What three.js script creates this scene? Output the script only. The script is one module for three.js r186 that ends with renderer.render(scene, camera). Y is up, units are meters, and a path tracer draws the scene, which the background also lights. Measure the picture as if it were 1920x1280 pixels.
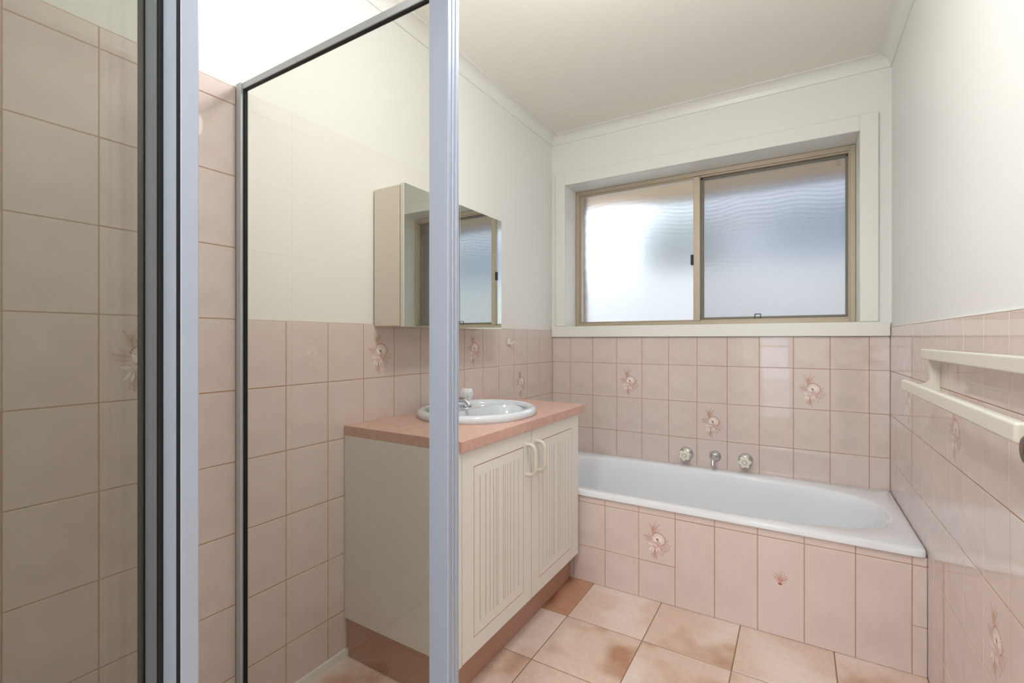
import * as THREE from 'three';
import { RoundedBoxGeometry } from 'three/addons/geometries/RoundedBoxGeometry.js';
import { mergeGeometries, mergeVertices, toCreasedNormals } from 'three/addons/utils/BufferGeometryUtils.js';
import { RectAreaLightUniformsLib } from 'three/addons/lights/RectAreaLightUniformsLib.js';

// Room coordinates used below: x to the right along the window wall, y up from the floor, Z into the room
// towards the window (three.js z = -Z). The camera stands in the doorway at x = 0, Z = 0.
const scene = new THREE.Scene();
const EYE = 1.105, YAW = THREE.MathUtils.degToRad(31.2146), FOCAL = 880.95;
const camera = new THREE.PerspectiveCamera(2 * Math.atan(640 / FOCAL) * 180 / Math.PI, 1.5, 0.02, 200);
camera.position.set(0, EYE, 0);
camera.rotation.set(0, YAW, 0);
camera.setViewOffset(1920, 1280, 0, 4, 1920, 1280);
scene.add(camera);
const renderer = new THREE.WebGLRenderer({ antialias: true });
renderer.toneMapping = THREE.LinearToneMapping;
renderer.toneMappingExposure = 1.4;
renderer.shadowMap.enabled = true;
RectAreaLightUniformsLib.init();
// an evenly overcast, bright sky; it reaches the room only through the two windows
scene.background = new THREE.Color().setRGB(2.1, 2.36, 2.75);

// ------------------------------------------------------------------ helpers
let seed = 7;
const rnd = () => { seed = (seed * 1664525 + 1013904223) >>> 0; return seed / 4294967296; };
const rr = (a, b) => a + (b - a) * rnd();
const V = (x, y, Z) => new THREE.Vector3(x, y, -Z);
function box(x0, x1, y0, y1, z0, z1) {
  const g = new THREE.BoxGeometry(x1 - x0, y1 - y0, z1 - z0);
  g.translate((x0 + x1) / 2, (y0 + y1) / 2, -(z0 + z1) / 2);
  return g;
}
function rbox(x0, x1, y0, y1, z0, z1, r = 0.003, s = 2) {
  const g = new RoundedBoxGeometry(x1 - x0, y1 - y0, z1 - z0, s, Math.min(r, (x1 - x0) / 2.01, (y1 - y0) / 2.01, (z1 - z0) / 2.01));
  g.translate((x0 + x1) / 2, (y0 + y1) / 2, -(z0 + z1) / 2);
  return g;
}
const plain = (g) => { const o = g.index ? g.toNonIndexed() : g; for (const k of Object.keys(o.attributes)) if (!['position', 'normal', 'uv'].includes(k)) o.deleteAttribute(k); return o; };
const merge = (list) => list.length === 1 ? list[0] : mergeGeometries(list.map(plain));
const used = {};
const numbered = (n) => { used[n] = (used[n] ?? -1) + 1; return used[n] ? n + '_' + String(used[n]).padStart(3, '0') : n; };
function obj(name, geos, mat, parent = scene) {
  const m = new THREE.Mesh(merge(Array.isArray(geos) ? geos : [geos]), mat);
  m.name = parent === scene ? numbered(name) : name;
  m.castShadow = m.receiveShadow = true;
  parent.add(m);
  return m;
}
function thing(name, label, category, [x, y, Z] = [0, 0, 0], group) {
  const o = new THREE.Group(); o.name = numbered(name); o.position.copy(V(x, y, Z));
  o.userData = { label, category }; if (group) o.userData.group = group;
  scene.add(o); return o;
}
const tag = (o, label, category, group) => { Object.assign(o.userData, { label, category }); if (group) o.userData.group = group; return o; };
const struct = (name, geos, mat, label, category) => { const o = obj(name, geos, mat); o.userData = { kind: 'structure', label, category }; return o; };
const extrudeAlong = (pts, len, bevel) => new THREE.ExtrudeGeometry(new THREE.Shape(pts.map((p) => new THREE.Vector2(...p))), { depth: len, bevelEnabled: false, steps: 1, ...bevel });
const tube = (pts, r, seg = 40, rad = 12, tension = 0.5) => new THREE.TubeGeometry(new THREE.CatmullRomCurve3(pts, false, 'catmullrom', tension), seg, r, rad, false);
function loft(rings, closeEnd = true, closeStart = false) {       // rings of equally many Vector3, one smooth skin
  const n = rings[0].length, pos = [], idx = [], uv = [];
  rings.forEach((r, j) => r.forEach((p, i) => { pos.push(p.x, p.y, p.z); uv.push(i / n, j / rings.length); }));
  for (let j = 0; j + 1 < rings.length; j++) for (let i = 0; i < n; i++) {
    const a = j * n + i, b = j * n + (i + 1) % n, c = a + n, d = b + n;
    idx.push(a, b, c, b, d, c);
  }
  const cap = (j, flip) => {
    const c = new THREE.Vector3(); rings[j].forEach((p) => c.add(p)); c.divideScalar(n);
    const k = pos.length / 3; pos.push(c.x, c.y, c.z); uv.push(0.5, 0.5);
    for (let i = 0; i < n; i++) { const a = j * n + i, b = j * n + (i + 1) % n; flip ? idx.push(b, a, k) : idx.push(a, b, k); }
  };
  if (closeEnd) cap(rings.length - 1, false);
  if (closeStart) cap(0, true);
  const g = new THREE.BufferGeometry();
  g.setAttribute('position', new THREE.Float32BufferAttribute(pos, 3));
  g.setAttribute('uv', new THREE.Float32BufferAttribute(uv, 2));
  g.setIndex(idx); g.computeVertexNormals();
  return g;
}

// ------------------------------------------------------------------ textures
function hash(x, y, s) { let n = (x * 374761393 + y * 668265263 + s * 1442695041) | 0; n = (n ^ (n >>> 13)) * 1274126177 | 0; return ((n ^ (n >>> 16)) >>> 0) / 4294967296; }
function vnoise(x, y, per, s) {                                     // tiling value noise
  const xi = Math.floor(x), yi = Math.floor(y), f = (t) => t * t * (3 - 2 * t), w = (k) => ((k % per) + per) % per;
  const u = f(x - xi), v = f(y - yi), h = (a, b) => hash(w(a), w(b), s);
  return (h(xi, yi) * (1 - u) + h(xi + 1, yi) * u) * (1 - v) + (h(xi, yi + 1) * (1 - u) + h(xi + 1, yi + 1) * u) * v;
}
const fbm = (x, y, per, oct, s) => { let a = 0, w = 0.5, t = 0; for (let o = 0; o < oct; o++) { a += w * vnoise(x * per * 2 ** o, y * per * 2 ** o, per * 2 ** o, s + o); t += w; w *= 0.55; } return a / t; };
function dataTex(W, Hh, fn, srgb = true) {
  const d = new Uint8Array(W * Hh * 4);
  for (let j = 0; j < Hh; j++) for (let i = 0; i < W; i++) {
    const c = fn(i / W, j / Hh), k = (j * W + i) * 4;
    d[k] = Math.max(0, Math.min(255, c[0])); d[k + 1] = Math.max(0, Math.min(255, c[1])); d[k + 2] = Math.max(0, Math.min(255, c[2])); d[k + 3] = 255;
  }
  const t = new THREE.DataTexture(d, W, Hh, THREE.RGBAFormat);
  t.wrapS = t.wrapT = THREE.RepeatWrapping; t.magFilter = THREE.LinearFilter; t.minFilter = THREE.LinearFilter;
  if (srgb) t.colorSpace = THREE.SRGBColorSpace;
  t.needsUpdate = true; return t;
}
const gray = (v) => [v, v, v];
const TILE_RGB = [221, 204, 197];
const tileTex = dataTex(256, 256, (u, v) => { const n = (fbm(u, v, 4, 4, 11) - 0.5) * 12 + (fbm(u, v, 60, 2, 3) - 0.5) * 5; return [TILE_RGB[0] + n, TILE_RGB[1] + n * 1.05, TILE_RGB[2] + n * 1.1]; });
const tileBump = dataTex(256, 256, (u, v) => gray(128 + (fbm(u, v, 3, 3, 21) - 0.5) * 120 + (vnoise(u * 40, v * 2, 40, 5) - 0.5) * 40), false);
const floorTex = dataTex(1024, 1024, (u, v) => {
  const a = fbm(u, v, 7, 3, 31), b = fbm(u + 0.37, v + 0.11, 6, 3, 57), g = (fbm(u, v, 120, 2, 71) - 0.5) * 12;
  const k = THREE.MathUtils.smoothstep(a, 0.5, 0.78), w = THREE.MathUtils.smoothstep(b, 0.48, 0.74) * 0.8;
  const mix = (p, q, t) => p + (q - p) * t;
  return [mix(mix(219, 180, k), 232, w) + g, mix(mix(194, 136, k), 217, w) + g, mix(mix(177, 108, k), 207, w) + g];
});
const benchTex = dataTex(256, 256, (u, v) => { const n = (fbm(u, v, 70, 3, 91) - 0.5) * 26 + (fbm(u, v, 5, 3, 95) - 0.5) * 6; return [211 + n, 170 + n, 155 + n]; });
const wallBump = dataTex(512, 512, (u, v) => gray(128 + (fbm(u, v, 30, 4, 101) - 0.5) * 160), false);
const orangePeel = dataTex(512, 512, (u, v) => gray(128 + (fbm(u, v, 48, 2, 131) - 0.5) * 200), false);
orangePeel.repeat.set(6, 2);

// the wavy figure rolled into obscure glass
const glassBump = dataTex(512, 512, (u, v) => gray(128 + (vnoise(u * 60 + 1.5 * fbm(u, v, 4, 2, 8), v * 14, 60, 141) - 0.5) * 70 + Math.sin((v * 34 + 2.2 * fbm(u, v, 3, 3, 151)) * 6.283) * 26), false);
// a sprig with one open flower, printed on a tile (canvas of 304 x 400 px for 15 x 20 cm)
function flowerTexture(strength, part) {
  const c = document.createElement('canvas'); c.width = 304; c.height = 400;
  const x = c.getContext('2d');
  x.fillStyle = 'rgb(' + TILE_RGB.join(',') + ')'; x.fillRect(0, 0, 304, 400);
  x.lineCap = 'round'; x.globalAlpha = strength;
  const stroke = (pts, col, w) => { x.strokeStyle = col; x.lineWidth = w; x.beginPath(); x.moveTo(pts[0][0], pts[0][1]); x.quadraticCurveTo(pts[1][0], pts[1][1], pts[2][0], pts[2][1]); x.stroke(); };
  const leaf = (px, py, len, wid, a, fill, line) => {
    x.save(); x.translate(px, py); x.rotate(a); x.fillStyle = fill; x.beginPath(); x.moveTo(0, 0); x.quadraticCurveTo(len * 0.5, -wid, len, 0); x.quadraticCurveTo(len * 0.5, wid, 0, 0); x.fill();
    x.strokeStyle = line; x.lineWidth = 1.2; x.stroke(); x.restore();
  };
  let s = 99; const q = () => { s = (s * 1664525 + 1013904223) >>> 0; return s / 4294967296; };
  if (part) {                                                      // only a small bud shows
    for (let i = 0; i < 14; i++) { const a = -2.6 + i * 0.16; stroke([[150, 250], [150 + Math.cos(a) * 30, 250 + Math.sin(a) * 40], [150 + Math.cos(a) * (45 + q() * 35), 250 + Math.sin(a) * (50 + q() * 45)]], 'rgb(176,104,88)', 2); }
    leaf(150, 262, 60, 16, -0.7, 'rgb(226,188,176)', 'rgb(170,96,80)'); leaf(150, 262, 56, 14, -1.5, 'rgb(214,160,146)', 'rgb(170,96,80)'); leaf(150, 262, 54, 14, -2.3, 'rgb(226,188,176)', 'rgb(170,96,80)');
    x.fillStyle = 'rgb(150,70,56)'; x.beginPath(); x.ellipse(150, 262, 14, 7, 0, 0, 7); x.fill();
  } else {
    const wash = (px, py, rx, ry, col, al) => { for (let k = 6; k > 0; k--) { x.globalAlpha = strength * al; x.fillStyle = col; x.beginPath(); x.ellipse(px, py, rx * k / 6, ry * k / 6, 0, 0, 7); x.fill(); } x.globalAlpha = strength; };
    wash(134, 120, 36, 66, 'rgb(204,160,144)', 0.08); wash(88, 205, 50, 30, 'rgb(206,164,150)', 0.08); wash(214, 256, 52, 46, 'rgb(206,164,150)', 0.08); wash(142, 312, 30, 64, 'rgb(196,146,124)', 0.09);
    const feather = (x0, y0, x1, y1, n, len, col, w) => { stroke([[x0, y0], [(x0 + x1) / 2 - 5, (y0 + y1) / 2], [x1, y1]], col, w); for (let i = 0; i < n; i++) { const t = 0.12 + 0.86 * i / n, px = x0 + (x1 - x0) * t, py = y0 + (y1 - y0) * t, a = Math.atan2(y1 - y0, x1 - x0), l = len * (1 - t * 0.55); for (const sd of [-1, 1]) stroke([[px, py], [px + Math.cos(a + sd * 0.5) * l * 0.5, py + Math.sin(a + sd * 0.5) * l * 0.5], [px + Math.cos(a + sd * 0.75) * l, py + Math.sin(a + sd * 0.75) * l]], col, w * 0.6); } };
    feather(130, 175, 126, 92, 9, 34, 'rgb(168,108,84)', 2); feather(128, 130, 86, 66, 6, 16, 'rgb(140,92,78)', 1.4); feather(126, 150, 96, 106, 5, 18, 'rgb(196,148,130)', 1.5); feather(130, 110, 150, 44, 6, 18, 'rgb(198,150,132)', 1.4); feather(138, 128, 176, 66, 6, 14, 'rgb(146,98,84)', 1.4); feather(150, 140, 190, 108, 5, 16, 'rgb(202,156,140)', 1.4); feather(122, 195, 42, 182, 9, 26, 'rgb(166,108,90)', 1.5); feather(118, 214, 62, 212, 7, 22, 'rgb(194,144,128)', 1.5); feather(116, 180, 70, 154, 5, 18, 'rgb(200,154,138)', 1.4);
    feather(140, 268, 134, 362, 8, 22, 'rgb(172,110,82)', 1.9); feather(146, 270, 154, 384, 7, 18, 'rgb(160,102,82)', 1.5); feather(152, 285, 198, 338, 5, 16, 'rgb(190,138,120)', 1.4); feather(136, 272, 112, 352, 7, 18, 'rgb(176,116,94)', 1.6);
    for (const [px, py] of [[250, 190], [244, 222], [258, 257], [224, 287], [238, 285], [196, 278], [240, 204], [214, 304], [266, 236], [206, 320]]) { stroke([[185, 240], [(185 + px) / 2, py + 4], [px, py]], 'rgb(200,156,142)', 1.5); x.fillStyle = 'rgb(112,70,58)'; x.beginPath(); x.ellipse(px, py, 3.6, 2.8, 0.6, 0, 7); x.fill(); }
    for (const [px, py, l, w, a] of [[130, 250, 58, 20, 3.25], [124, 262, 66, 22, 2.2], [134, 268, 58, 17, 1.85], [152, 264, 54, 16, 0.75], [146, 268, 50, 14, 1.3]]) leaf(px, py, l, w, a, 'rgb(240,229,220)', 'rgb(178,134,118)');
    x.save(); x.translate(172, 194); x.rotate(0.5);
    x.fillStyle = 'rgb(184,128,110)'; x.beginPath(); for (let i = 0; i <= 60; i++) { const a = Math.PI * (0.92 + i / 60 * 1.26), r = 1.13 + 0.045 * Math.sin(i * 1.6); x.lineTo(Math.cos(a) * 54 * r, Math.sin(a) * 45 * r); } x.closePath(); x.fill();
    x.fillStyle = 'rgb(243,234,225)'; x.beginPath(); x.ellipse(0, 0, 54, 45, 0, 0, 7); x.fill();
    x.lineWidth = 1.4; for (let i = 0; i < 40; i++) { const a = Math.PI * (0.93 + i / 39 * 1.24); x.strokeStyle = i % 3 ? 'rgb(212,172,156)' : 'rgb(156,98,82)'; x.beginPath(); x.moveTo(Math.cos(a) * 60, Math.sin(a) * 50); x.lineTo(Math.cos(a) * (i % 3 ? 44 : 30), Math.sin(a) * (i % 3 ? 36 : 24)); x.stroke(); }
    x.fillStyle = 'rgb(220,188,176)'; x.beginPath(); x.ellipse(8, 28, 36, 13, 0.05, 0, 7); x.fill();
    x.fillStyle = 'rgb(245,236,229)'; x.beginPath(); x.ellipse(-24, 27, 30, 12, 0.55, 0, 7); x.fill(); x.strokeStyle = 'rgb(178,128,112)'; x.lineWidth = 1.4; x.stroke();
    x.fillStyle = 'rgb(150,100,88)'; x.beginPath(); x.ellipse(-8, 10, 11, 7, 0.2, 0, 7); x.fill(); x.fillStyle = 'rgb(118,70,62)'; x.beginPath(); x.ellipse(1, 13, 5, 3.5, 0.2, 0, 7); x.fill();
    x.fillStyle = 'rgb(214,178,168)'; x.beginPath(); x.ellipse(10, 48, 28, 11, 0.1, 0, 7); x.fill(); x.fillStyle = 'rgb(234,212,203)'; x.beginPath(); x.ellipse(-2, 62, 24, 10, 0.0, 0, 7); x.fill(); x.strokeStyle = 'rgb(178,128,112)'; x.stroke();
    x.restore();
  }
  const t = new THREE.CanvasTexture(c); t.colorSpace = THREE.SRGBColorSpace; return t;
}

// ------------------------------------------------------------------ materials
const std = (o) => new THREE.MeshStandardMaterial(o), phy = (o) => new THREE.MeshPhysicalMaterial(o);
const M = {
  wall: std({ color: '#edece7', roughness: 0.55, bumpMap: wallBump, bumpScale: 0.0004 }),
  ceiling: std({ color: '#f1eee5', roughness: 0.8 }),
  trim: std({ color: '#ebeae4', roughness: 0.32 }),
  grout: std({ color: '#b08a6c', roughness: 0.9 }),
  tile: phy({ map: tileTex, roughness: 0.03, bumpMap: tileBump, bumpScale: 0.00004, ior: 1.62 }),
  flower: phy({ map: flowerTexture(1, false), roughness: 0.03, bumpMap: tileBump, bumpScale: 0.00004, ior: 1.62 }),
  bud: phy({ map: flowerTexture(0.85, true), roughness: 0.03, bumpMap: tileBump, bumpScale: 0.00004, ior: 1.62 }),
  floorTile: phy({ map: floorTex, roughness: 0.3, ior: 1.5 }),
  floorTileBrown: phy({ map: floorTex, color: '#e0bfa9', roughness: 0.3, ior: 1.5 }),
  floorGrout: std({ color: '#8d7257', roughness: 0.95 }),
  bench: std({ map: benchTex, roughness: 0.38 }),
  cream: std({ color: '#eae7e0', roughness: 0.36 }),
  creamSide: std({ color: '#eae7e0', roughness: 0.36 }),
  groove: std({ color: '#b8644a', roughness: 0.6 }),
  kick: std({ color: '#bc9280', roughness: 0.5 }),
  handle: std({ color: '#dcd6c9', roughness: 0.35 }),
  enamel: phy({ color: '#eceff4', roughness: 0.08, clearcoat: 0.5, clearcoatRoughness: 0.03, bumpMap: orangePeel, bumpScale: 0.00002 }),
  china: phy({ color: '#d9dee3', roughness: 0.1 }),
  chrome: std({ color: '#d5d8da', metalness: 1, roughness: 0.12 }),
  acrylic: phy({ color: '#dddfde', roughness: 0.05, transmission: 0.15, thickness: 0.02, ior: 1.49, clearcoat: 1 }),
  ivory: std({ color: '#ece7d8', roughness: 0.35 }),
  railCream: std({ color: '#dddacc', roughness: 0.28 }),
  alu: std({ color: '#aab3c4', metalness: 0.2, roughness: 0.42 }),
  aluPale: std({ color: '#cdd2d5', metalness: 0.15, roughness: 0.4 }),
  rubber: std({ color: '#0b0b0c', roughness: 0.7 }),
  bronze: std({ color: '#b8aa94', metalness: 0.25, roughness: 0.4 }),
  bronzeDark: std({ color: '#7d786d', metalness: 0.2, roughness: 0.5 }),
  black: std({ color: '#14171b', roughness: 0.5 }),
  mirror: std({ color: '#e6ebe6', metalness: 1, roughness: 0.015 }),
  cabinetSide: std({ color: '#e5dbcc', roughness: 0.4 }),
  obscure: phy({ color: '#ffffff', roughness: 0.3, transmission: 1, thickness: 0.005, ior: 1.45, specularIntensity: 0.3, bumpMap: glassBump, bumpScale: 0.0005 }),
  showerGlass: phy({ color: '#f3f3f0', roughness: 0, transmission: 1, thickness: 0, ior: 1.5 }),
  doorGlass: phy({ color: '#ededea', roughness: 0, transmission: 1, thickness: 0, ior: 1.5 }),
  pane: phy({ color: '#ffffff', roughness: 0, transmission: 1, thickness: 0, ior: 1.5 }),
  brass: std({ color: '#b58a4a', metalness: 0.8, roughness: 0.35 }),
  knob: std({ color: '#4a3322', roughness: 0.3 }),
  doorPaint: std({ color: '#e9e6dd', roughness: 0.4 }),
  lamp: std({ color: '#ffffff', emissive: '#fafcff', emissiveIntensity: 3, roughness: 0.6 }),  // glow of the two added fill globes
  carpet: std({ color: '#a89a86', roughness: 1 }),
  soffit: std({ color: '#c9ab86', roughness: 0.8 }),
  mortar: std({ color: '#bdb6a8', roughness: 1 }),
  brick: std({ color: '#6b5346', roughness: 0.95 }),
  fence: std({ color: '#bcbab6', roughness: 0.85 }),
  house: std({ color: '#8b95a3', roughness: 0.85 }),
  roof: std({ color: '#5d5f66', roughness: 0.8 }),
  ground: std({ color: '#d0cdc4', roughness: 1 }),
  leaf: std({ color: '#939a90', roughness: 0.9 }),
  bark: std({ color: '#5b4a3c', roughness: 0.95 }),
  mesh: std({ color: '#4a5158', roughness: 0.9, transparent: true, opacity: 0.2 }),
  print: std({ color: '#6f757a', roughness: 0.6 }),
};

// ------------------------------------------------------------------ room shell
const XL = -1.347, XR = 0.365, ZB = 2.726, ZN = -0.1, CEIL = 2.4, TOP = 1.1615, T = 0.005, GAP = 0.0022;
const TW = 0.1516, TH = 0.2;
const wallLeft = struct('wall_left', box(XL - 0.1, XL - 0.006, 0, CEIL, ZN, 2.98), M.wall, 'cream painted wall above pink tiles behind the vanity', 'wall');
const wallRight = struct('wall_right', box(XR + 0.006, XR + 0.1, 0, CEIL, ZN, 2.98), M.wall, 'white painted wall above pink tiles behind the towel rail', 'wall');
const WX0 = -1.256, WX1 = 0.252, WY0 = 1.185, WY1 = 2.078;          // window opening
const wallBack = struct('wall_back', [
  box(XL - 0.006, WX0 - 0.012, 0, CEIL, ZB + 0.006, 2.98), box(WX1 + 0.012, XR + 0.006, 0, CEIL, ZB + 0.006, 2.98),
  box(WX0 - 0.012, WX1 + 0.012, 0, WY0 - 0.02, ZB + 0.006, 2.98), box(WX0 - 0.012, WX1 + 0.012, WY1 + 0.012, CEIL, ZB + 0.006, 2.98),
], M.wall, 'white painted wall round the window over the bath', 'wall');
const DX0 = -0.5, DX1 = 0.31;                                        // the doorway the camera stands in
struct('wall_front', [box(XL - 0.1, DX0, 0, CEIL, ZN - 0.1, ZN), box(DX1, XR + 0.1, 0, CEIL, ZN - 0.1, ZN), box(DX0, DX1, 2.04, CEIL, ZN - 0.1, ZN)], M.wall, 'painted wall with the doorway into the hall', 'wall');
struct('ceiling', box(XL - 0.1, XR + 0.1, CEIL, CEIL + 0.1, ZN - 0.1, 2.98), M.ceiling, 'cream painted bathroom ceiling', 'ceiling');
const floor = struct('floor', box(XL - 0.1, XR + 0.1, -0.1, -0.0012, ZN - 0.1, 2.98), M.floorGrout, 'salmon pink mottled ceramic tiled bathroom floor', 'floor');

// tiles: one chamfered slab each, in the frame of its surface (u right, v up, outward normal)
const tileCache = new Map();
function tileGeometry(w, h, u0, v0, u1, v1) {
  const key = [w, h, u0, v0, u1, v1].map((k) => k.toFixed(4)).join();
  if (tileCache.has(key)) return tileCache.get(key);
  const b = 0.0012, z0 = -0.0009, z1 = -T, pos = [], uv = [], idx = [];
  const ring = (i, z) => [[i, i], [w - i, i], [w - i, h - i], [i, h - i]].map(([x, y]) => [x, y, z]);
  const put = (p) => { pos.push(...p); uv.push(u0 + (u1 - u0) * p[0] / w, v0 + (v1 - v0) * p[1] / h); return pos.length / 3 - 1; };
  const quad = (a, b2, c, d) => { const k = [a, b2, c, d].map(put); idx.push(k[0], k[1], k[2], k[0], k[2], k[3]); };
  const A = ring(b, 0), B = ring(0, z0), C = ring(0, z1);
  quad(...A);
  for (let i = 0; i < 4; i++) { const j = (i + 1) % 4; quad(B[i], B[j], A[j], A[i]); quad(C[i], C[j], B[j], B[i]); }
  const g = new THREE.BufferGeometry();
  g.setAttribute('position', new THREE.Float32BufferAttribute(pos, 3)); g.setAttribute('uv', new THREE.Float32BufferAttribute(uv, 2));
  g.setIndex(idx); g.computeVertexNormals(); tileCache.set(key, g); return g;
}
const FRAMES = {
  left: [V(0, 0, 1), V(0, 1, 0), V(1, 0, 0)], back: [V(1, 0, 0), V(0, 1, 0), V(0, 0, -1)],
  right: [V(0, 0, -1), V(0, 1, 0), V(-1, 0, 0)], floor: [V(1, 0, 0), V(0, 0, 1), V(0, 1, 0)],
};
const quats = Object.fromEntries(Object.entries(FRAMES).map(([k, f]) => [k, new THREE.Quaternion().setFromRotationMatrix(new THREE.Matrix4().makeBasis(...f))]));
function tile(parent, frame, origin, w, h, mat, uvs = [0, 0, 1, 1], name = 'tile', tilt = 0.0016, gap = GAP) {
  const m = new THREE.Mesh(tileGeometry(w - gap, h - gap, ...uvs), mat);
  m.name = name; m.castShadow = m.receiveShadow = true;
  m.quaternion.copy(quats[frame]).multiply(new THREE.Quaternion().setFromEuler(new THREE.Euler(rr(-tilt, tilt), rr(-tilt, tilt), 0)));
  m.position.copy(origin).addScaledVector(FRAMES[frame][0], gap / 2).addScaledVector(FRAMES[frame][1], gap / 2);
  if (name === 'flower_tile') m.userData.label = 'tile printed with a dusky pink flower sprig';
  parent.add(m); return m;
}
const rows = []; for (let y = TOP; y > 0.001; y -= TH) rows.push([Math.max(0.0, y - TH), y]);
const near = (a, b, e = 0.06) => Math.abs(a - b) < e;
// every tile takes the whole print when it is full size, else its cut share of it
function tileRun(parent, frame, cuts, rowList, at, flowers) {
  for (let i = 0; i + 1 < cuts.length; i++) for (const [y0, y1] of rowList) {
    const a = cuts[i], b = cuts[i + 1], w = b - a, h = y1 - y0;
    const isFlower = flowers.some(([p, y]) => near(p, (a + b) / 2) && near(y, (y0 + y1) / 2, 0.08));
    const uw = Math.min(1, w / TW), vh = Math.min(1, h / TH);
    tile(parent, frame, at(a, b, y0), w, h, isFlower ? M.flower : M.tile, isFlower ? [0, 0, 1, 1] : [0, 1 - vh, uw, 1], isFlower ? 'flower_tile' : 'tile');
  }
}
const gridCuts = (line, pitch, lo, hi) => { const c = [lo]; for (let k = Math.ceil((lo + 0.004 - line) / pitch); line + k * pitch < hi - 0.004; k++) c.push(line + k * pitch); c.push(hi); return c; };
// left wall
obj('grout', [box(XL - 0.006, XL - 0.0008, 0, TOP, ZN, ZB), box(XL - 0.006, XL - 0.0008, TOP, 1.812, ZN, 0.737)], M.grout, wallLeft);
const leftCuts = gridCuts(2.244, 0.1517, ZN, ZB);
tileRun(wallLeft, 'left', leftCuts, rows, (a, b, y) => V(XL, y, a), [[0.48, 1.06], [1.256, 1.06], [1.861, 1.06], [2.32, 0.86], [0.22, 0.66]]);
const upper = [[TOP, TOP + 0.2], [TOP + 0.2, TOP + 0.4], [TOP + 0.4, TOP + 0.6], [TOP + 0.6, 1.812]];
tileRun(wallLeft, 'left', leftCuts.filter((z) => z < 0.76), upper, (a, b, y) => V(XL, y, a), []);
// right wall
obj('grout', box(XR + 0.0008, XR + 0.006, 0, TOP, ZN, ZB), M.grout, wallRight);
tileRun(wallRight, 'right', gridCuts(1.323, 0.1515, ZN, ZB), rows, (a, b, y) => V(XR, y, b), [[1.716, 0.86], [2.283, 0.86], [1.39, 0.46]]);
obj('sealant', rbox(XR + 0.0005, XR + 0.006, TOP - 0.0005, TOP + 0.005, ZN, ZB, 0.002), M.trim, wallRight);
// window wall, from the bath rim up to the sill
obj('grout', box(XL, XR, 0.3615, 1.1195, ZB + 0.0008, ZB + 0.006), M.grout, wallBack);
tileRun(wallBack, 'back', gridCuts(-1.223, 0.15116, XL, XR), [[0.9615, 1.1195], [0.7615, 0.9615], [0.5615, 0.7615], [0.3615, 0.5615]], (a, b, y) => V(a, y, ZB), [[-0.844, 0.86], [0.065, 0.86], [-0.393, 0.66]]);
// floor
for (const [x0, x1] of pairs(gridCuts(-0.785, 0.2993, XL, XR))) for (const [z0, z1] of pairs(gridCuts(1.722, 0.297, ZN, 2.02))) {
  const o = [rnd(), rnd()], s = 0.3 / 1.5, dark = near(x1, -0.785, 0.01) && near(z0, 1.722, 0.01);
  tile(floor, 'floor', V(x0, 0, z0), x1 - x0, z1 - z0, dark ? M.floorTileBrown : M.floorTile, [o[0], o[1], o[0] + s * (x1 - x0) / 0.3, o[1] + s * (z1 - z0) / 0.3], 'tile', 0.0006, 0.0035);
}
function pairs(c) { return c.slice(0, -1).map((a, i) => [a, c[i + 1]]); }
// small skirting strip at the foot of the left wall
const skirt = obj('baseboard_left', box(XL, XL + 0.008, 0, 0.028, 0.76, 1.12), M.trim); skirt.userData = { kind: 'structure', label: 'pale strip at the foot of the left tiled wall', category: 'skirting' };

// coved cornices
const COVE = []; { const d = 0.05, p = 0.057; COVE.push([0, 0], [0, -d], [0.006, -d]); for (let i = 0; i <= 10; i++) { const a = i / 10 * Math.PI / 2; COVE.push([0.008 + (p - 0.014) * (1 - Math.cos(a)), -d + 0.004 + (d - 0.008) * Math.sin(a)]); } COVE.push([p, -0.004], [p, 0]); }
function cornice(n, len, place, label) {
  const g = toCreasedNormals(extrudeAlong(COVE, len), 0.5); place(g);
  const o = obj('trim_' + n, g, M.trim); o.userData = { kind: 'structure', label, category: 'cornice' };
}
cornice(1, ZB - ZN, (g) => { g.rotateY(Math.PI); g.scale(-1, 1, -1); g.translate(XL - 0.006, CEIL, -ZB); flipIfNeeded(g); }, 'white coved cornice along the left wall');
cornice(2, XR - XL, (g) => { g.rotateY(-Math.PI / 2); g.scale(1, 1, 1); g.translate(XR, CEIL, -ZB - 0.006); flipIfNeeded(g); }, 'white coved cornice above the window');
cornice(3, ZB - ZN, (g) => { g.scale(-1, 1, 1); g.translate(XR + 0.006, CEIL, -ZB); flipIfNeeded(g); }, 'white coved cornice along the right wall');
function flipIfNeeded(g) {                                          // a mirrored solid turned inside out gets its faces turned back
  const p = g.attributes.position; let vol = 0; const a = new THREE.Vector3(), b = new THREE.Vector3(), c = new THREE.Vector3();
  for (let i = 0; i < p.count; i += 3) { a.fromBufferAttribute(p, i); b.fromBufferAttribute(p, i + 1); c.fromBufferAttribute(p, i + 2); vol += a.dot(b.cross(c)); }
  if (vol < 0) { for (const k of Object.keys(g.attributes)) { const t = g.attributes[k], n = t.itemSize; for (let i = 0; i < t.count; i += 3) for (let q = 0; q < n; q++) { const s = t.array[(i + 1) * n + q]; t.array[(i + 1) * n + q] = t.array[(i + 2) * n + q]; t.array[(i + 2) * n + q] = s; } } }
  g.computeVertexNormals(); const h = toCreasedNormals(g, 0.5); g.setAttribute('normal', h.attributes.normal);
}

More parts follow.
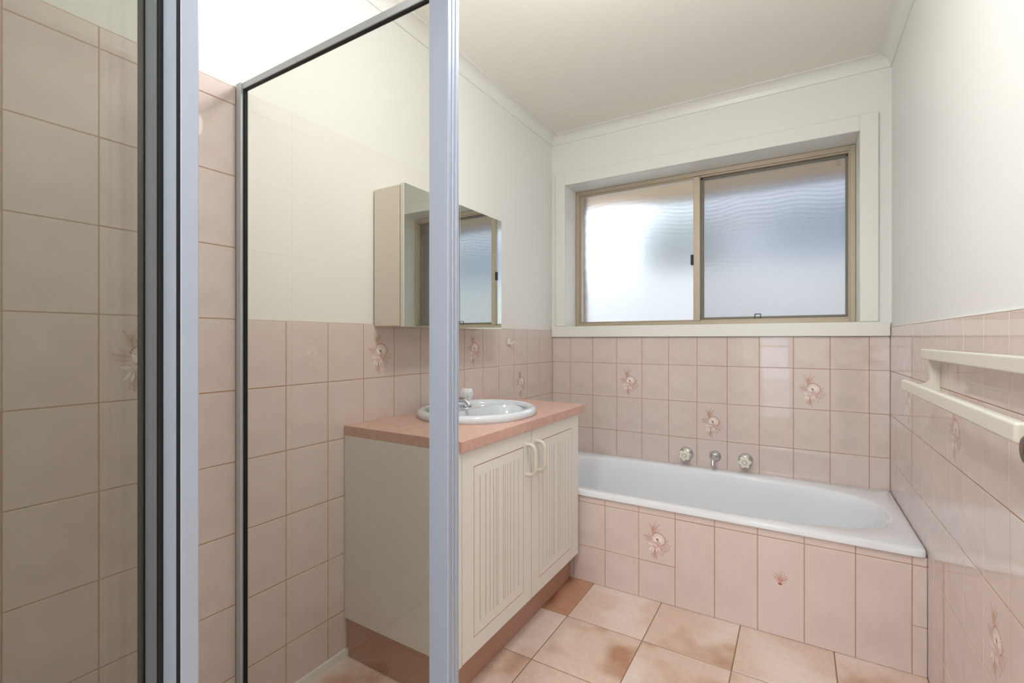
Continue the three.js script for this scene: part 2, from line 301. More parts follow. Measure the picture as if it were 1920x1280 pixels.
// ------------------------------------------------------------------ window
const win = new THREE.Group(); win.name = numbered('window_1'); scene.add(win);
win.userData = { kind: 'structure', label: 'bronze aluminium sliding window with obscure glass over the bath', category: 'window' };
const A0 = ZB + 0.006 - 0.018;
obj('architrave', rbox(-1.32, WX0, 1.187, 2.152, A0, ZB + 0.006, 0.004), M.trim, win);
obj('architrave', rbox(WX1, 0.322, 1.187, 2.152, A0, ZB + 0.006, 0.004), M.trim, win);
obj('architrave', rbox(WX0 - 0.001, WX1 + 0.001, WY1, 2.152, A0, ZB + 0.006, 0.004), M.trim, win);
obj('sill', rbox(XL + 0.001, XR - 0.001, 1.1195, 1.186, A0 - 0.006, ZB + 0.006, 0.004), M.trim, win);
const FZ = 2.886;
obj('reveal', [box(WX0 - 0.012, WX0, WY0, WY1, ZB + 0.006, 2.96)], M.trim, win);
obj('reveal', [box(WX1, WX1 + 0.012, WY0, WY1, ZB + 0.006, 2.96)], M.trim, win);
obj('reveal', [box(WX0 - 0.012, WX1 + 0.012, WY1, WY1 + 0.012, ZB + 0.006, 2.96)], M.trim, win);
obj('reveal', [box(WX0 - 0.012, WX1 + 0.012, WY0 - 0.02, WY0, ZB + 0.006, 2.96)], M.trim, win);
const F1 = FZ + 0.07;
obj('frame', [
  rbox(WX0 + 0.0004, WX0 + 0.024, WY0 + 0.0004, WY1 - 0.0004, FZ, F1), rbox(WX1 - 0.024, WX1 - 0.0004, WY0 + 0.0004, WY1 - 0.0004, FZ, F1), rbox(WX0 + 0.0235, WX1 - 0.0235, WY1 - 0.026, WY1 - 0.0004, FZ + 0.0005, F1 - 0.001), rbox(WX0 + 0.0235, WX1 - 0.0235, WY0 + 0.0004, WY0 + 0.026, FZ + 0.0005, F1 - 0.001),
  box(WX0 + 0.02, WX1 - 0.02, WY1 - 0.034, WY1 - 0.02, FZ + 0.012, F1 - 0.002), box(WX0 + 0.02, WX1 - 0.02, WY0 + 0.02, WY0 + 0.034, FZ + 0.018, F1 - 0.003),
  box(WX0 + 0.02, WX0 + 0.03, WY0 + 0.02, WY1 - 0.02, FZ + 0.013, F1 - 0.004), box(WX1 - 0.03, WX1 - 0.02, WY0 + 0.02, WY1 - 0.02, FZ + 0.013, F1 - 0.004),
], M.bronze, win);
const sashL = obj('sash', [rbox(-0.515, -0.478, WY0 + 0.026, WY1 - 0.03, FZ - 0.002, FZ + 0.03), box(WX0 + 0.03, WX0 + 0.034, WY0 + 0.03, WY1 - 0.03, FZ + 0.016, FZ + 0.034), box(WX0 + 0.03, -0.5, WY1 - 0.036, WY1 - 0.032, FZ + 0.016, FZ + 0.034), box(WX0 + 0.03, -0.5, WY0 + 0.03, WY0 + 0.034, FZ + 0.016, FZ + 0.034)], M.bronze, win);
obj('pane', box(WX0 + 0.031, -0.5, WY0 + 0.031, WY1 - 0.033, FZ + 0.022, FZ + 0.027), M.obscure, sashL).userData.label = 'obscure glass pane, pale and bright';
obj('latch', rbox(-0.529, -0.513, 1.538, 1.598, FZ - 0.008, FZ + 0.012, 0.003), M.black, sashL).userData.label = 'black window latch';
const sashR = obj('sash', [rbox(-0.482, -0.463, WY0 + 0.03, WY1 - 0.034, FZ + 0.034, FZ + 0.06), rbox(0.212, 0.225, WY0 + 0.03, WY1 - 0.034, FZ + 0.034, FZ + 0.06), rbox(-0.482, 0.225, WY1 - 0.046, WY1 - 0.034, FZ + 0.034, FZ + 0.06), rbox(-0.482, 0.225, WY0 + 0.034, WY0 + 0.047, FZ + 0.034, FZ + 0.06)], M.bronzeDark, win);
obj('pane', box(-0.468, 0.216, WY0 + 0.042, WY1 - 0.042, FZ + 0.042, FZ + 0.047), M.obscure, sashR).userData.label = 'obscure glass pane behind an insect screen';
obj('insect_screen', box(-0.478, 0.226, WY0 + 0.036, WY1 - 0.036, FZ + 0.066, FZ + 0.067), M.mesh, sashR);
obj('screen_tab', [rbox(-0.2, -0.196, WY0 + 0.036, WY0 + 0.062, FZ + 0.028, FZ + 0.034, 0.001), rbox(-0.172, -0.168, WY0 + 0.036, WY0 + 0.062, FZ + 0.028, FZ + 0.034, 0.001), rbox(-0.2, -0.168, WY0 + 0.058, WY0 + 0.062, FZ + 0.028, FZ + 0.034, 0.001)], M.black, sashR);
// etched safety stamps: a few tiny strokes, too small to read
obj('glass_stamp', [0, 1, 2].map((k) => box(0.172, 0.196 - 0.004 * (k % 2), WY1 - 0.062 - k * 0.009, WY1 - 0.0605 - k * 0.009, FZ + 0.0415, FZ + 0.042)), M.print, sashR);
obj('glass_stamp', [0, 1].map((k) => box(WX0 + 0.05, WX0 + 0.062, WY0 + 0.055 + k * 0.009, WY0 + 0.0565 + k * 0.009, FZ + 0.0215, FZ + 0.022)), M.print, sashL);

// ------------------------------------------------------------------ bath and its tiled front
const BY = 0.416;
const bath = thing('built_in_bath', 'white enamel bath with a pink tiled front below the window', 'bathtub');
const bathPanel = obj('tiled_front', box(XL + 0.002, XR - 0.002, 0.0005, BY - 0.027, 2.0118, 2.035), M.grout, bath);
{
  const cuts = [-1.19, -1.036, -0.8845, -0.733, -0.582, -0.4305, -0.279, -0.1275, 0.0235, 0.1745, 0.326, XR];
  cuts.slice(0, -1).forEach((a, i) => {
    const b = cuts[i + 1], w = b - a, at = (y) => V(a, y, 2.011), put = (y0, y1, m = M.tile, uv = [0, 0, Math.min(1, w / TW), Math.min(1, (y1 - y0) / TH)], n = 'tile') => tile(bathPanel, 'back', at(y0), w, y1 - y0, m, uv, n);
    put(0.3615, BY - 0.024);
    const f = near((a + b) / 2, -0.506), bud = near((a + b) / 2, -0.052);
    if (i < 5 || b > 0.36) { put(0.1615, 0.3615, f ? M.flower : M.tile, f ? [0, 0, 1, 1] : undefined, f ? 'flower_tile' : 'tile'); put(0.0, 0.1615); }
    else if (bud) { const t = put(0.0, 0.3615, M.bud, [0, -0.55, 1, 1.1]); t.name = 'flower_tile'; t.userData.label = 'tall tile printed with a small pink bud'; }
    else put(0.0, 0.3615);
  });
}
{
  const N = 192, ring = (ax, az, cx, cz, y, n) => Array.from({ length: N }, (_, i) => {
    const a = i / N * 2 * Math.PI, c = Math.cos(a), s = Math.sin(a);
    return V(cx + ax * Math.sign(c) * Math.abs(c) ** (2 / n), y, cz + az * Math.sign(s) * Math.abs(s) ** (2 / n));
  });
  const cx = (XL + XR) / 2, cz = (2.0 + ZB) / 2, OX = (XR - XL) / 2 - 0.0015, OZ = (ZB - 2.0) / 2 - 0.0015, ix = -0.489, iz = 2.357;
  const rings = [
    ring(OX - 0.004, OZ - 0.004, cx, cz, BY - 0.026, 60), ring(OX, OZ, cx, cz, BY - 0.022, 60), ring(OX, OZ, cx, cz, BY - 0.009, 60), ring(OX - 0.002, OZ - 0.002, cx, cz, BY - 0.003, 60), ring(OX - 0.008, OZ - 0.008, cx, cz, BY, 60),
    ring(0.828, 0.322, ix, iz, BY - 0.001, 5.5), ring(0.805, 0.304, ix, iz, BY - 0.0015, 3.2), ring(0.797, 0.297, ix, iz, BY - 0.006, 3.0), ring(0.79, 0.291, ix, iz, BY - 0.016, 3.0),
    ring(0.775, 0.28, ix, iz, BY - 0.06, 3.0), ring(0.75, 0.266, ix, iz, BY - 0.16, 3.1), ring(0.72, 0.254, ix, iz, BY - 0.25, 3.2), ring(0.69, 0.238, ix, iz, BY - 0.31, 3.2), ring(0.64, 0.2, ix, iz, BY - 0.345, 3.0), ring(0.5, 0.13, ix, iz, BY - 0.358, 2.6), ring(0.2, 0.05, ix, iz, BY - 0.362, 2.2),
  ].map((r) => r.reverse());
  const tub = bath;
  obj('tub', toCreasedNormals(loft(rings), 0.7), M.enamel, tub);
  const w = new THREE.CylinderGeometry(0.024, 0.026, 0.006, 28); w.translate(0.02, BY - 0.36, -2.357); obj('waste', w, M.chrome, tub);
}
// bath taps and spout on the window wall
function lathe(pts, seg = 32) { return new THREE.LatheGeometry(pts.map((p) => new THREE.Vector2(...p)), seg); }
function starShape(r0, r1, n, k = 8) { const s = new THREE.Shape(), N = n * k; for (let i = 0; i <= N; i++) { const a = i / N * 2 * Math.PI, r = r0 + (r1 - r0) * (0.5 + 0.5 * Math.cos(a * n)) ** 0.8; i ? s.lineTo(Math.cos(a) * r, Math.sin(a) * r) : s.moveTo(Math.cos(a) * r, Math.sin(a) * r); } return s; }
function bathTap(x, y, label, turn) {
  const t = thing('bath_tap', label, 'tap', [x, y, ZB], 'bath taps on the window wall');
  const f = lathe([[0, 0.02], [0.012, 0.02], [0.02, 0.016], [0.031, 0.008], [0.0365, 0.0015], [0.0365, 0]]); f.rotateX(Math.PI / 2); obj('flange', f, M.chrome, t);
  const st = new THREE.CylinderGeometry(0.011, 0.011, 0.03, 20); st.rotateX(Math.PI / 2); st.translate(0, 0, 0.03); obj('spindle', st, M.chrome, t);
  const h = new THREE.ExtrudeGeometry(starShape(0.0185, 0.0275, 6), { depth: 0.016, bevelEnabled: true, bevelSize: 0.003, bevelThickness: 0.003, bevelSegments: 2, curveSegments: 4 }); h.rotateZ(turn); h.translate(0, 0, 0.042); const handle = obj('handle', h, M.ivory, t); handle.userData.label = 'white star-shaped tap handle';
  const rg = new THREE.TorusGeometry(0.0105, 0.0011, 8, 28); rg.translate(0, 0, 0.0613); obj('ring', rg, M.bronzeDark, handle);
  const cp = new THREE.CylinderGeometry(0.0095, 0.0098, 0.004, 24); cp.rotateX(Math.PI / 2); cp.translate(0, 0, 0.0625); obj('cap', cp, M.ivory, handle);
}
bathTap(-0.522, 0.474, 'white star-handled bath tap between the vanity and the spout', 0.35);
bathTap(-0.228, 0.475, 'white star-handled bath tap between the spout and the towel rail wall', 0.1);
{
  const t = thing('bath_spout', 'small chrome bath spout between the two white taps', 'spout', [-0.375, 0.477, ZB]);
  const f = lathe([[0, 0.024], [0.01, 0.022], [0.02, 0.014], [0.028, 0.006], [0.031, 0]]); f.rotateX(Math.PI / 2); obj('flange', f, M.chrome, t);
  obj('nozzle', tube([new THREE.Vector3(0, 0.002, 0.008), new THREE.Vector3(0, 0.004, 0.04), new THREE.Vector3(0, -0.004, 0.07), new THREE.Vector3(0, -0.026, 0.085), new THREE.Vector3(0, -0.036, 0.087)], 0.0095, 40, 18), M.chrome, t);
}

// ------------------------------------------------------------------ vanity
const VZ0 = 1.095, VZ1 = 1.972, DXF = -0.845;
{
  const v = thing('vanity_cabinet', 'cream two-door vanity cabinet on a terracotta kickboard', 'cabinet');
  obj('side_panel', rbox(XL + 0.002, DXF, 0.138, 0.772, VZ0, VZ0 + 0.014, 0.001), M.creamSide, v);
  obj('side_panel', rbox(XL + 0.002, DXF, 0.138, 0.772, VZ1 - 0.014, VZ1, 0.001), M.creamSide, v);
  obj('back_panel', box(XL + 0.002, XL + 0.006, 0.139, 0.771, VZ0 + 0.014, VZ1 - 0.014), M.creamSide, v);
  obj('bottom_panel', box(XL + 0.006, DXF - 0.02, 0.139, 0.153, VZ0 + 0.014, VZ1 - 0.014), M.creamSide, v);
  obj('top_rail', box(DXF - 0.04, DXF - 0.02, 0.73, 0.771, VZ0 + 0.014, VZ1 - 0.014), M.creamSide, v);
  obj('kickboard', [rbox(XL + 0.002, -0.899, 0.001, 0.138, VZ0 + 0.012, 1.99, 0.001)], M.kick, v).userData.label = 'terracotta kickboard';
  const W = 0.4215, Hd = 0.628, y0 = 0.141, gz = [0.032, 0.064, 0.088, 0.109, 0.124, 0.134, 0.169, 0.18, 0.195, 0.214, 0.238, 0.268];
  const rect = (s, x0, x1, a, b) => { s.moveTo(x0, a); s.lineTo(x1, a); s.lineTo(x1, b); s.lineTo(x0, b); s.lineTo(x0, a); return s; };
  const px0 = 0.06, px1 = 0.364, py0 = 0.052, py1 = 0.574, g = 0.0015;
  const outer = rect(new THREE.Shape(), 0, W, 0, Hd); outer.holes.push(rect(new THREE.Path(), px0 - g, px1 + g, py0 - g, py1 + g));
  const inner = rect(new THREE.Shape(), px0 + g, px1 - g, py0 + g, py1 - g);
  for (const z of gz) inner.holes.push(rect(new THREE.Path(), px0 + z - g, px0 + z + g, py0 + 0.034, py1 - 0.034));
  const skin = [outer, inner].map((s) => new THREE.ExtrudeGeometry(s, { depth: 0.0012, bevelEnabled: false }));
  const back = new THREE.BoxGeometry(W - 0.001, Hd - 0.001, 0.0145); back.translate(W / 2, Hd / 2, -0.0075);
  const hpts = [[-0.001, 0], [0.018, 0.0005], [0.03, -0.006], [0.0365, -0.021], [0.0365, -0.054], [0.0365, -0.087], [0.03, -0.102], [0.018, -0.1085], [-0.001, -0.108]];
  [[VZ0 + 0.0155, 0.385], [VZ0 + 0.0155 + W + 0.003, 0.034]].forEach(([z, hx], i) => {
    // local frame: x runs along the room's Z, z outwards from the door
    const place = (geo) => { const c = geo.clone(); c.rotateY(Math.PI / 2); c.translate(DXF - 0.0012, y0, -z); return c; };
    const d = obj('door', skin.map(place), M.cream, v);
    obj('groove', place(back), M.groove, d).userData.label = 'terracotta lines of the routed grooves';
    const h = tube(hpts.map(([o, y]) => new THREE.Vector3(hx, 0.579 + y, 0.0012 + o)), 0.0078, 60, 12, 0.4);
    obj('handle', place(h), M.handle, d).userData.label = 'cream plastic bow handle';
  });
}
const benchGeo = (() => {                                         // slab with the cut-out for the basin
  const s = new THREE.Shape(), b = 0.0015, x0 = XL + 0.001 + b, x1 = -0.835 - b, z0 = 1.095 + b, z1 = 2.035 - b;
  s.moveTo(x0, z0); s.lineTo(x1, z0); s.lineTo(x1, z1); s.lineTo(x0, z1); s.closePath();
  const h = new THREE.Path(); h.absellipse(-1.098, 1.55, 0.215, 0.248, 0, Math.PI * 2, true); s.holes.push(h);
  const g = new THREE.ExtrudeGeometry(s, { depth: 0.034 - 2 * b, bevelEnabled: true, bevelSize: b, bevelThickness: b, bevelSegments: 2, curveSegments: 48 });
  g.rotateX(-Math.PI / 2); g.translate(0, 0.772 + b, 0);
  return g;
})();
tag(obj('countertop', benchGeo, M.bench), 'terracotta pink laminate countertop of the vanity', 'countertop');
{
  const N = 128, cx = -1.098, cz = 1.55, y = 0.8062;
  const ell = (ax, az, yy, ox = 0) => Array.from({ length: N }, (_, i) => { const a = -i / N * 2 * Math.PI; return V(cx + ox + ax * Math.cos(a), yy, cz + az * Math.sin(a)); });
  // bowl opening: round in front, squarer towards the tap ledge
  const bowl = (k, yy, ox) => Array.from({ length: N }, (_, i) => {
    const a = -i / N * 2 * Math.PI, c = Math.cos(a), s = Math.sin(a), n = c > 0 ? 2 : 2 + 1.6 * -c, ax = c > 0 ? 0.132 : 0.1;
    return V(cx + 0.058 + ox + k * ax * Math.sign(c) * Math.abs(c) ** (2 / n), yy, cz + k * 0.215 * Math.sign(s) * Math.abs(s) ** (2 / n));
  });
  const b = thing('wash_basin', 'oval white china wash basin let into the terracotta countertop', 'basin', [0, 0, 0]);
  obj('bowl', toCreasedNormals(loft([ell(0.223, 0.257, y), ell(0.226, 0.26, y + 0.004), ell(0.226, 0.26, y + 0.016), ell(0.222, 0.256, y + 0.024), ell(0.214, 0.248, y + 0.028), ell(0.203, 0.237, y + 0.0285), ell(0.196, 0.23, y + 0.025), ell(0.193, 0.227, y + 0.016), ell(0.191, 0.225, y + 0.013),
    bowl(1.0, y + 0.011, 0), bowl(0.98, y + 0.006, 0), bowl(0.95, y - 0.02, 0), bowl(0.86, y - 0.07, 0), bowl(0.68, y - 0.11, 0), bowl(0.4, y - 0.128, -0.01), bowl(0.12, y - 0.132, -0.02)]), 0.75), M.china, b);
  const w = new THREE.CylinderGeometry(0.02, 0.022, 0.004, 24); w.translate(cx + 0.04, y - 0.13, -cz); obj('waste', w, M.chrome, b);
  // tap set on the ledge
  const t = thing('basin_tap_set', 'chrome basin tap set with faceted clear knobs on the basin ledge', 'tap', [-1.205, y + 0.0125, cz - 0.035]);
  for (const s of [-1, 1]) {
    const z = -s * 0.1;
    const bs = lathe([[0, 0.03], [0.009, 0.03], [0.0095, 0.018], [0.013, 0.012], [0.022, 0.006], [0.0235, 0.0005], [0.0235, 0]]); bs.translate(0, 0, z); obj('base', bs, M.chrome, t);
    const k = lathe([[0, 0.078], [0.021, 0.078], [0.0285, 0.064], [0.0285, 0.048], [0.018, 0.028], [0, 0.028]], 8); k.rotateY(0.3); k.translate(0, 0, z); obj('knob', toCreasedNormals(k, 0.2), M.acrylic, t).userData.label = 'faceted clear tap knob';
  }
  const body = lathe([[0, 0.04], [0.012, 0.038], [0.016, 0.028], [0.018, 0.006], [0.022, 0], [0, 0]]); obj('body', body, M.chrome, t);
  obj('bridge', tube([new THREE.Vector3(0, 0.012, -0.1), new THREE.Vector3(0, 0.02, 0), new THREE.Vector3(0, 0.012, 0.1)], 0.009, 24, 12), M.chrome, t);
  obj('spout', tube([new THREE.Vector3(0, 0.024, 0), new THREE.Vector3(0.03, 0.042, 0), new THREE.Vector3(0.062, 0.042, 0), new THREE.Vector3(0.083, 0.028, 0), new THREE.Vector3(0.086, 0.016, 0)], 0.0095, 40, 14), M.chrome, t);
}
// mirror cabinet
{
  const m = thing('mirror_cabinet', 'wall cabinet with two mirrored doors above the basin', 'cabinet');
  const x0 = XL + 0.0008, x1 = -1.197, y0 = 1.151, y1 = 1.664, z0 = 1.231, z1 = 1.88;
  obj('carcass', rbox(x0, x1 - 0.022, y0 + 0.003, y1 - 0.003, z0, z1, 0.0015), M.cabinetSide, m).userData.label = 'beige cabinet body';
  for (const [a, b, ajar] of [[z0, 1.5545, 0.007], [1.557, z1, 0.0035]]) {     // neither door quite shuts
    const turned = (g) => { g.translate(-(x1 - 0.019), 0, b); g.rotateY(ajar); g.translate(x1 - 0.019, 0, -b); return g; };
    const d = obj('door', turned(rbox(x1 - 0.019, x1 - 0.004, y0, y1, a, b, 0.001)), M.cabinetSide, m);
    obj('mirror', turned(rbox(x1 - 0.004, x1, y0, y1, a, b, 0.0008, 1)), M.mirror, d).userData.label = 'mirror glass';
  }
}
// robe hook
{
  const h = thing('wall_hook', 'small ivory plastic hook on the tiled wall right of the mirror cabinet', 'hook', [XL, 1.092, 2.182]);
  const bp = new RoundedBoxGeometry(0.008, 0.034, 0.026, 2, 0.003); bp.translate(0.004, 0, 0); obj('plate', bp, M.ivory, h);
  obj('prong', tube([new THREE.Vector3(0.006, -0.008, 0), new THREE.Vector3(0.022, -0.01, 0), new THREE.Vector3(0.036, -0.006, 0), new THREE.Vector3(0.04, 0.004, 0)], 0.0038, 24, 10), M.ivory, h);
  const cap = new RoundedBoxGeometry(0.02, 0.012, 0.02, 2, 0.003); cap.translate(0.014, -0.01, 0); obj('boss', cap, M.ivory, h);
}
// ------------------------------------------------------------------ double towel rail on the right wall
{
  const r = thing('double_towel_rail', 'cream double towel rail on the tiled right wall', 'towel rail');
  const z0 = 1.0, z1 = 1.9;
  obj('rail', rbox(0.3275, 0.343, 1.044, 1.076, z0, z1, 0.005, 3), M.railCream, r);
  obj('rail', rbox(0.281, 0.299, 0.946, 0.98, z0, z1, 0.006, 3), M.railCream, r);
  const s = new THREE.Shape(); s.moveTo(0.3645, 1.07); s.lineTo(0.332, 1.07); s.lineTo(0.332, 1.046); s.quadraticCurveTo(0.341, 1.046, 0.341, 1.037); s.lineTo(0.341, 0.99); s.quadraticCurveTo(0.341, 0.972, 0.322, 0.97); s.lineTo(0.288, 0.969); s.lineTo(0.288, 0.95); s.lineTo(0.3645, 0.95); s.closePath();
  for (const z of [z0 + 0.05, z1 - 0.042]) {
    const g = new THREE.ExtrudeGeometry(s, { depth: 0.018, bevelEnabled: false, curveSegments: 10 }); g.translate(0, 0, -z - 0.009);
    const b = obj('bracket', g, M.railCream, r);
    const sc = new THREE.SphereGeometry(0.0035, 12, 8); sc.translate(0.3405, 1.0, -z); obj('screw', sc, M.chrome, b);
  }
}
// ------------------------------------------------------------------ shower screen
const SH = 1.805;
{
  const s = thing('shower_screen', 'fixed glass shower screen in a silver frame beside the vanity', 'shower screen');
  obj('wall_channel', rbox(XL + 0.0005, -1.322, 0.02, SH + 0.016, 0.726, 0.748, 0.002), M.aluPale, s);
  obj('header', rbox(-1.322, -0.632, SH - 0.002, SH + 0.016, 0.731, 0.745, 0.002), M.aluPale, s);
  obj('bottom_rail', rbox(-1.322, -0.632, 0.001, 0.03, 0.725, 0.75, 0.002), M.alu, s);
  obj('gasket', [box(-1.322, -1.3145, 0.03, SH - 0.002, 0.733, 0.742), box(-1.3145, -0.632, SH - 0.0065, SH - 0.002, 0.734, 0.741), box(-0.637, -0.632, 0.03, SH - 0.0065, 0.734, 0.741)], M.rubber, s).userData.label = 'black rubber glazing strip';
  const post = [[-0.632, 0], [-0.632, 0.034], [-0.584, 0.034], [-0.584, 0.026], [-0.5862, 0.0245], [-0.5862, 0.0215], [-0.584, 0.02], [-0.584, 0.0145], [-0.5862, 0.013], [-0.5862, 0.0105], [-0.584, 0.009], [-0.584, 0.0015], [-0.5855, 0]];
  const pg = extrudeAlong(post, 2.1 - 0.001); pg.rotateX(-Math.PI / 2); pg.translate(0, 0.001, -0.722); obj('corner_post', pg, M.alu, s);
  obj('glass', box(-1.317, -0.635, 0.028, SH - 0.005, 0.7365, 0.7375), M.showerGlass, s);
}
// two sliding doors pushed together at the doorway end
function slider(x0, x1, xg, z1, label) {
  const d = thing('shower_door', label, 'shower door');
  obj('stile', rbox(x0, x1, 0.03, 2.06, z1 - 0.02, z1, 0.002), M.alu, d);
  obj('gasket', [box(xg - 0.0045, xg + 0.0045, 0.05, 2.04, z1 - 0.0225, z1 - 0.016)], M.rubber, d);
  obj('glass', box(xg - 0.0006, xg + 0.0006, 0.05, 2.04, ZN + 0.02, z1 - 0.02), M.doorGlass, d);
  obj('stile', rbox(x0, x1, 0.03, 2.06, ZN + 0.005, ZN + 0.025, 0.002), M.alu, d);
  return d;
}
const doorA = slider(-0.631, -0.59, -0.6355, 0.277, 'outer sliding glass shower door with a silver stile and black seal');
obj('brush_seal', box(-0.5975, -0.5905, 0.03, 2.06, 0.2565, 0.258), M.rubber, doorA);
slider(-0.678, -0.64, -0.6865, 0.277, 'inner sliding glass shower door behind the outer one');
{
  const t = thing('shower_door_track', 'silver track the sliding shower doors run in', 'track');
  obj('bottom_track', rbox(-0.7, -0.584, 0.0005, 0.029, ZN + 0.002, 0.72, 0.002), M.alu, t);
  obj('top_track', rbox(-0.7, -0.584, 2.061, 2.1, ZN + 0.002, 0.72, 0.002), M.alu, t);
}
{
  const d = thing('floor_drain', 'round brass floor drain in the shower', 'drain', [-1.2, 0.0005, 0.385]);
  const rg = lathe([[0.04, 0.001], [0.052, 0.001], [0.054, 0.004], [0.05, 0.006], [0.042, 0.005], [0.04, 0.001]], 40); obj('rim', rg, M.brass, d);
  const base = new THREE.CylinderGeometry(0.041, 0.041, 0.001, 32); base.translate(0, 0.001, 0); obj('sump', base, M.black, d);
  const bars = []; for (let k = 0; k < 12; k++) { const b = new THREE.BoxGeometry(0.034, 0.003, 0.008); b.translate(0.024, 0.0035, 0); b.rotateY(k * Math.PI / 6); bars.push(b); }
  const hub = new THREE.CylinderGeometry(0.012, 0.012, 0.004, 20); hub.translate(0, 0.0035, 0); bars.push(hub); obj('grate', bars, M.brass, d);
}
// ------------------------------------------------------------------ open bathroom door with its knob, against the right wall
{
  const d = new THREE.Group(); d.name = numbered('door_1'); scene.add(d);
  d.userData = { kind: 'structure', label: 'open cream bathroom door with a round dark brown knob', category: 'door' };
  obj('leaf', rbox(0.2715, 0.309, 0.012, 2.03, -0.09, 0.78, 0.002), M.doorPaint, d);
  const k = lathe([[0, 0.062], [0.014, 0.061], [0.023, 0.054], [0.0265, 0.043], [0.023, 0.032], [0.012, 0.024], [0.009, 0.008], [0.026, 0.006], [0.028, 0]], 32); k.rotateZ(Math.PI / 2); k.translate(0.2715, 0.985, -0.722); obj('knob', k, M.knob, d).userData.label = 'dark brown round door knob';
}
// ------------------------------------------------------------------ added globe lamps, out of view, that fill bathroom and hall with light
function addedGlobeLamp(x, y, Z, r, power, label) {
  const l = thing('added_fill_lamp', label, 'lamp', [x, 0, Z]);
  const rose = lathe([[0, CEIL - 0.02], [0.05, CEIL - 0.02], [0.055, CEIL - 0.001], [0, CEIL - 0.001]], 28); obj('ceiling_rose', rose, M.trim, l);
  const rod = new THREE.CylinderGeometry(0.008, 0.008, CEIL - 0.02 - y - r + 0.006, 12); rod.translate(0, (CEIL - 0.02 + y + r - 0.006) / 2, 0); obj('stem', rod, M.chrome, l);
  const g = new THREE.SphereGeometry(r, 36, 24); g.translate(0, y, 0); obj('lamp_shade', g, M.lamp, l).userData.label = 'glowing globe of the added fill lamp';
  const p = new THREE.PointLight(new THREE.Color().setRGB(0.97, 0.98, 1.0), power); p.position.copy(V(x, y, Z)); p.castShadow = true; p.shadow.radius = r * 0.9 / 0.02; p.name = 'added_fill_lamp_bulb'; scene.add(p);
}
addedGlobeLamp(-0.42, 2.05, 0.98, 0.09, 1.18, 'added unseen globe lamp filling the bathroom with light');  // made-up source, supplies most of the interior fill
addedGlobeLamp(-0.2, 2.2, -0.85, 0.12, 2.8, 'added unseen globe lamp lighting the bathroom from the hall');  // made-up source, lifts the faces turned towards the doorway
// ------------------------------------------------------------------ hall behind the camera, with a tall glazed sidelight
{
  const hz0 = -1.45, hz1 = ZN - 0.1, hx0 = -1.45, hx1 = 0.95, s = (n, g, m, l, c) => struct(n, g, m, l, c);
  s('floor_hall', box(hx0, hx1, -0.1, 0, hz0, hz1), M.carpet, 'beige carpet of the hall', 'floor');
  s('ceiling_hall', box(hx0, hx1, CEIL, CEIL + 0.1, hz0, hz1), M.ceiling, 'cream hall ceiling', 'ceiling');
  s('wall_hall_left', box(hx0 - 0.1, hx0, 0, CEIL, hz0 - 0.1, hz1), M.wall, 'cream wall at one end of the hall', 'wall');
  s('wall_hall_right', box(hx1, hx1 + 0.1, 0, CEIL, hz0 - 0.1, hz1), M.wall, 'cream wall at the far end of the hall', 'wall');
  s('wall_hall_side', [box(XR + 0.1, hx1, 0, CEIL, hz1, hz1 + 0.1)], M.wall, 'cream hall wall beside the bathroom', 'wall');
  const a = -0.42, b = -0.06;
  s('wall_hall_back', [box(hx0, a, 0, CEIL, hz0 - 0.1, hz0), box(b, hx1, 0, CEIL, hz0 - 0.1, hz0), box(a, b, 2.05, CEIL, hz0 - 0.1, hz0), box(a, b, 0, 0.08, hz0 - 0.1, hz0)], M.wall, 'cream hall wall with a tall sidelight', 'wall');
  const w = new THREE.Group(); w.name = numbered('window_2'); scene.add(w); w.userData = { kind: 'structure', label: 'tall narrow hall sidelight facing the bathroom door', category: 'window' };
  obj('frame', [box(a, a + 0.03, 0.08, 2.05, hz0 - 0.08, hz0 - 0.03), box(b - 0.03, b, 0.08, 2.05, hz0 - 0.08, hz0 - 0.03), box(a, b, 2.02, 2.05, hz0 - 0.08, hz0 - 0.03), box(a, b, 0.08, 0.11, hz0 - 0.08, hz0 - 0.03), box(a, b, 1.0, 1.03, hz0 - 0.08, hz0 - 0.03)], M.trim, w);
  obj('pane', box(a + 0.02, b - 0.02, 0.1, 2.03, hz0 - 0.056, hz0 - 0.055), M.pane, w);
}
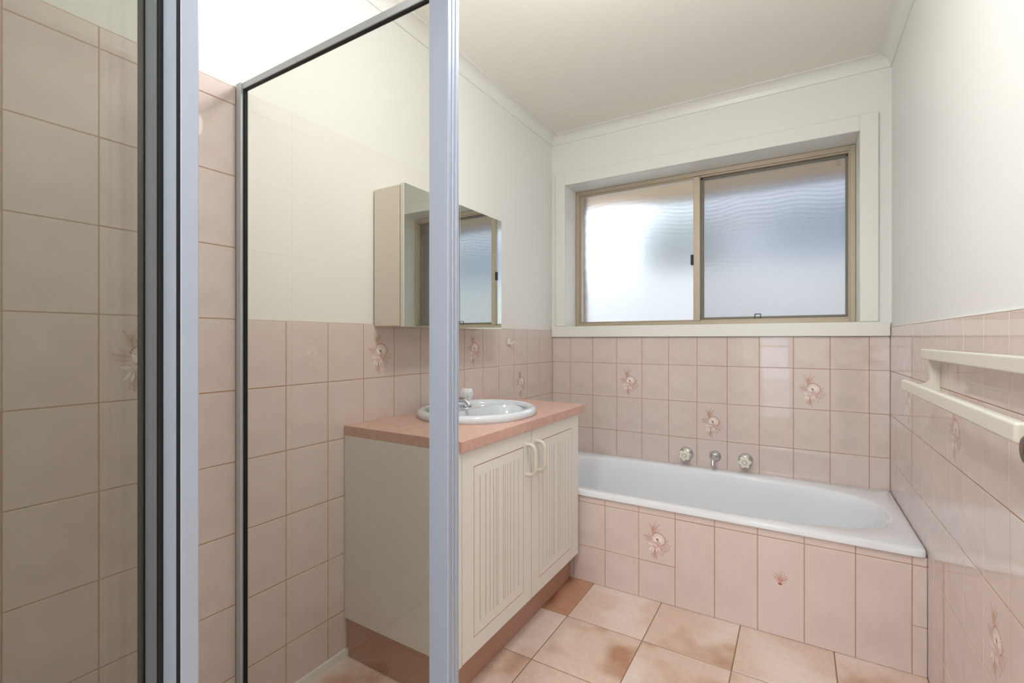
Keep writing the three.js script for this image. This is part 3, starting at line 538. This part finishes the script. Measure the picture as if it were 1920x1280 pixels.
// ------------------------------------------------------------------ outside the window
{
  const g = obj('ground', box(-14, 14, -0.5, -0.3, -14, 16), M.ground); g.userData = { kind: 'structure', label: 'pale ground outside the window', category: 'ground' };
  const e = thing('eave', 'tan roof eave above the window outside', 'eave');
  obj('soffit', box(-4, 3, 2.15, 2.165, 2.985, 3.5), M.soffit, e); obj('fascia', box(-4, 3, 2.12, 2.3, 3.5, 3.525), M.soffit, e); obj('gutter', rbox(-4, 3, 2.17, 2.29, 3.525, 3.63, 0.02), M.fence, e);
  const bw = struct('wall_outside', [box(-1.8, -1.2605, -0.3, 2.14, 2.985, 3.085), box(0.2565, 0.8, -0.3, 2.14, 2.985, 3.085), box(-1.2605, 0.2565, -0.3, 1.12, 2.985, 3.085)], M.mortar, 'brown brick outer wall round the window', 'wall');
  for (let k = 0; k < 12; k++) for (const [x0, x1] of [[-1.485, -1.255], [0.251, 0.481]]) obj('brick', box(x0, x1, 1.1 + k * 0.086, 1.176 + k * 0.086, 2.982, 3.09), M.brick, bw);
  const f = thing('paling_fence', 'pale paling fence outside the window', 'fence');
  for (let k = 0; k < 56; k++) obj('paling', box(-4 + k * 0.13, -4 + k * 0.13 + 0.122, -0.28, 1.86 + rr(-0.006, 0.006), 5.2, 5.22), M.fence, f);
  obj('rail', box(-4, 3.3, 0.2, 0.28, 5.22, 5.26), M.fence, f); obj('rail', box(-4, 3.3, 1.4, 1.48, 5.22, 5.26), M.fence, f);
  const tr = thing('garden_tree', 'dark leafy tree between the fence and the house', 'tree', [-1.35, -0.3, 6.1]);
  obj('trunk', tube([new THREE.Vector3(0, 0, 0), new THREE.Vector3(0.05, 0.9, 0), new THREE.Vector3(0, 1.9, 0.05), new THREE.Vector3(0.1, 2.6, 0)], 0.06, 24, 10), M.bark, tr);
  const lg = new THREE.BufferGeometry(), lp = []; for (let k = 0; k < 5000; k++) { const a = rr(0, 6.283), u = rr(-1, 1), q = Math.cbrt(rnd()), c = new THREE.Vector3(Math.cos(a) * Math.sqrt(1 - u * u) * 0.5 * q, 2.55 + u * 0.62 * q, Math.sin(a) * Math.sqrt(1 - u * u) * 0.5 * q), d = new THREE.Vector3(rr(-1, 1), rr(-1, 1), rr(-1, 1)).normalize().multiplyScalar(0.07), e2 = new THREE.Vector3(rr(-1, 1), rr(-1, 1), rr(-1, 1)).cross(d).normalize().multiplyScalar(0.03); for (const v of [c.clone().sub(d), c.clone().add(e2), c.clone().add(d), c.clone().sub(d), c.clone().add(d), c.clone().sub(e2)]) lp.push(v.x, v.y, v.z); }
  lg.setAttribute('position', new THREE.Float32BufferAttribute(lp, 3)); lg.computeVertexNormals(); obj('foliage', lg, M.leaf, tr).userData.kind = 'stuff';
  const h = thing('neighbouring_house', 'blue-grey weatherboard house beyond the fence', 'house');
  for (let k = 0; k < 19; k++) { const q = box(-1.95, 6, -0.3 + k * 0.16, -0.3 + k * 0.16 + 0.165, 7.0, 7.03); q.translate(0, 0, 0); obj('weatherboard', q, M.house, h); }
  obj('wall', box(-1.95, 6, -0.3, 2.75, 7.03, 10), M.house, h);
  const rs = new THREE.Shape([[6.7, 2.7], [10.4, 2.7], [8.5, 3.7]].map((p) => new THREE.Vector2(...p))); const rg = new THREE.ExtrudeGeometry(rs, { depth: 8.2, bevelEnabled: false }); rg.rotateY(Math.PI / 2); rg.translate(-2.1, 0, 0); obj('roof', rg, M.roof, h);
}
renderer.render(scene, camera);
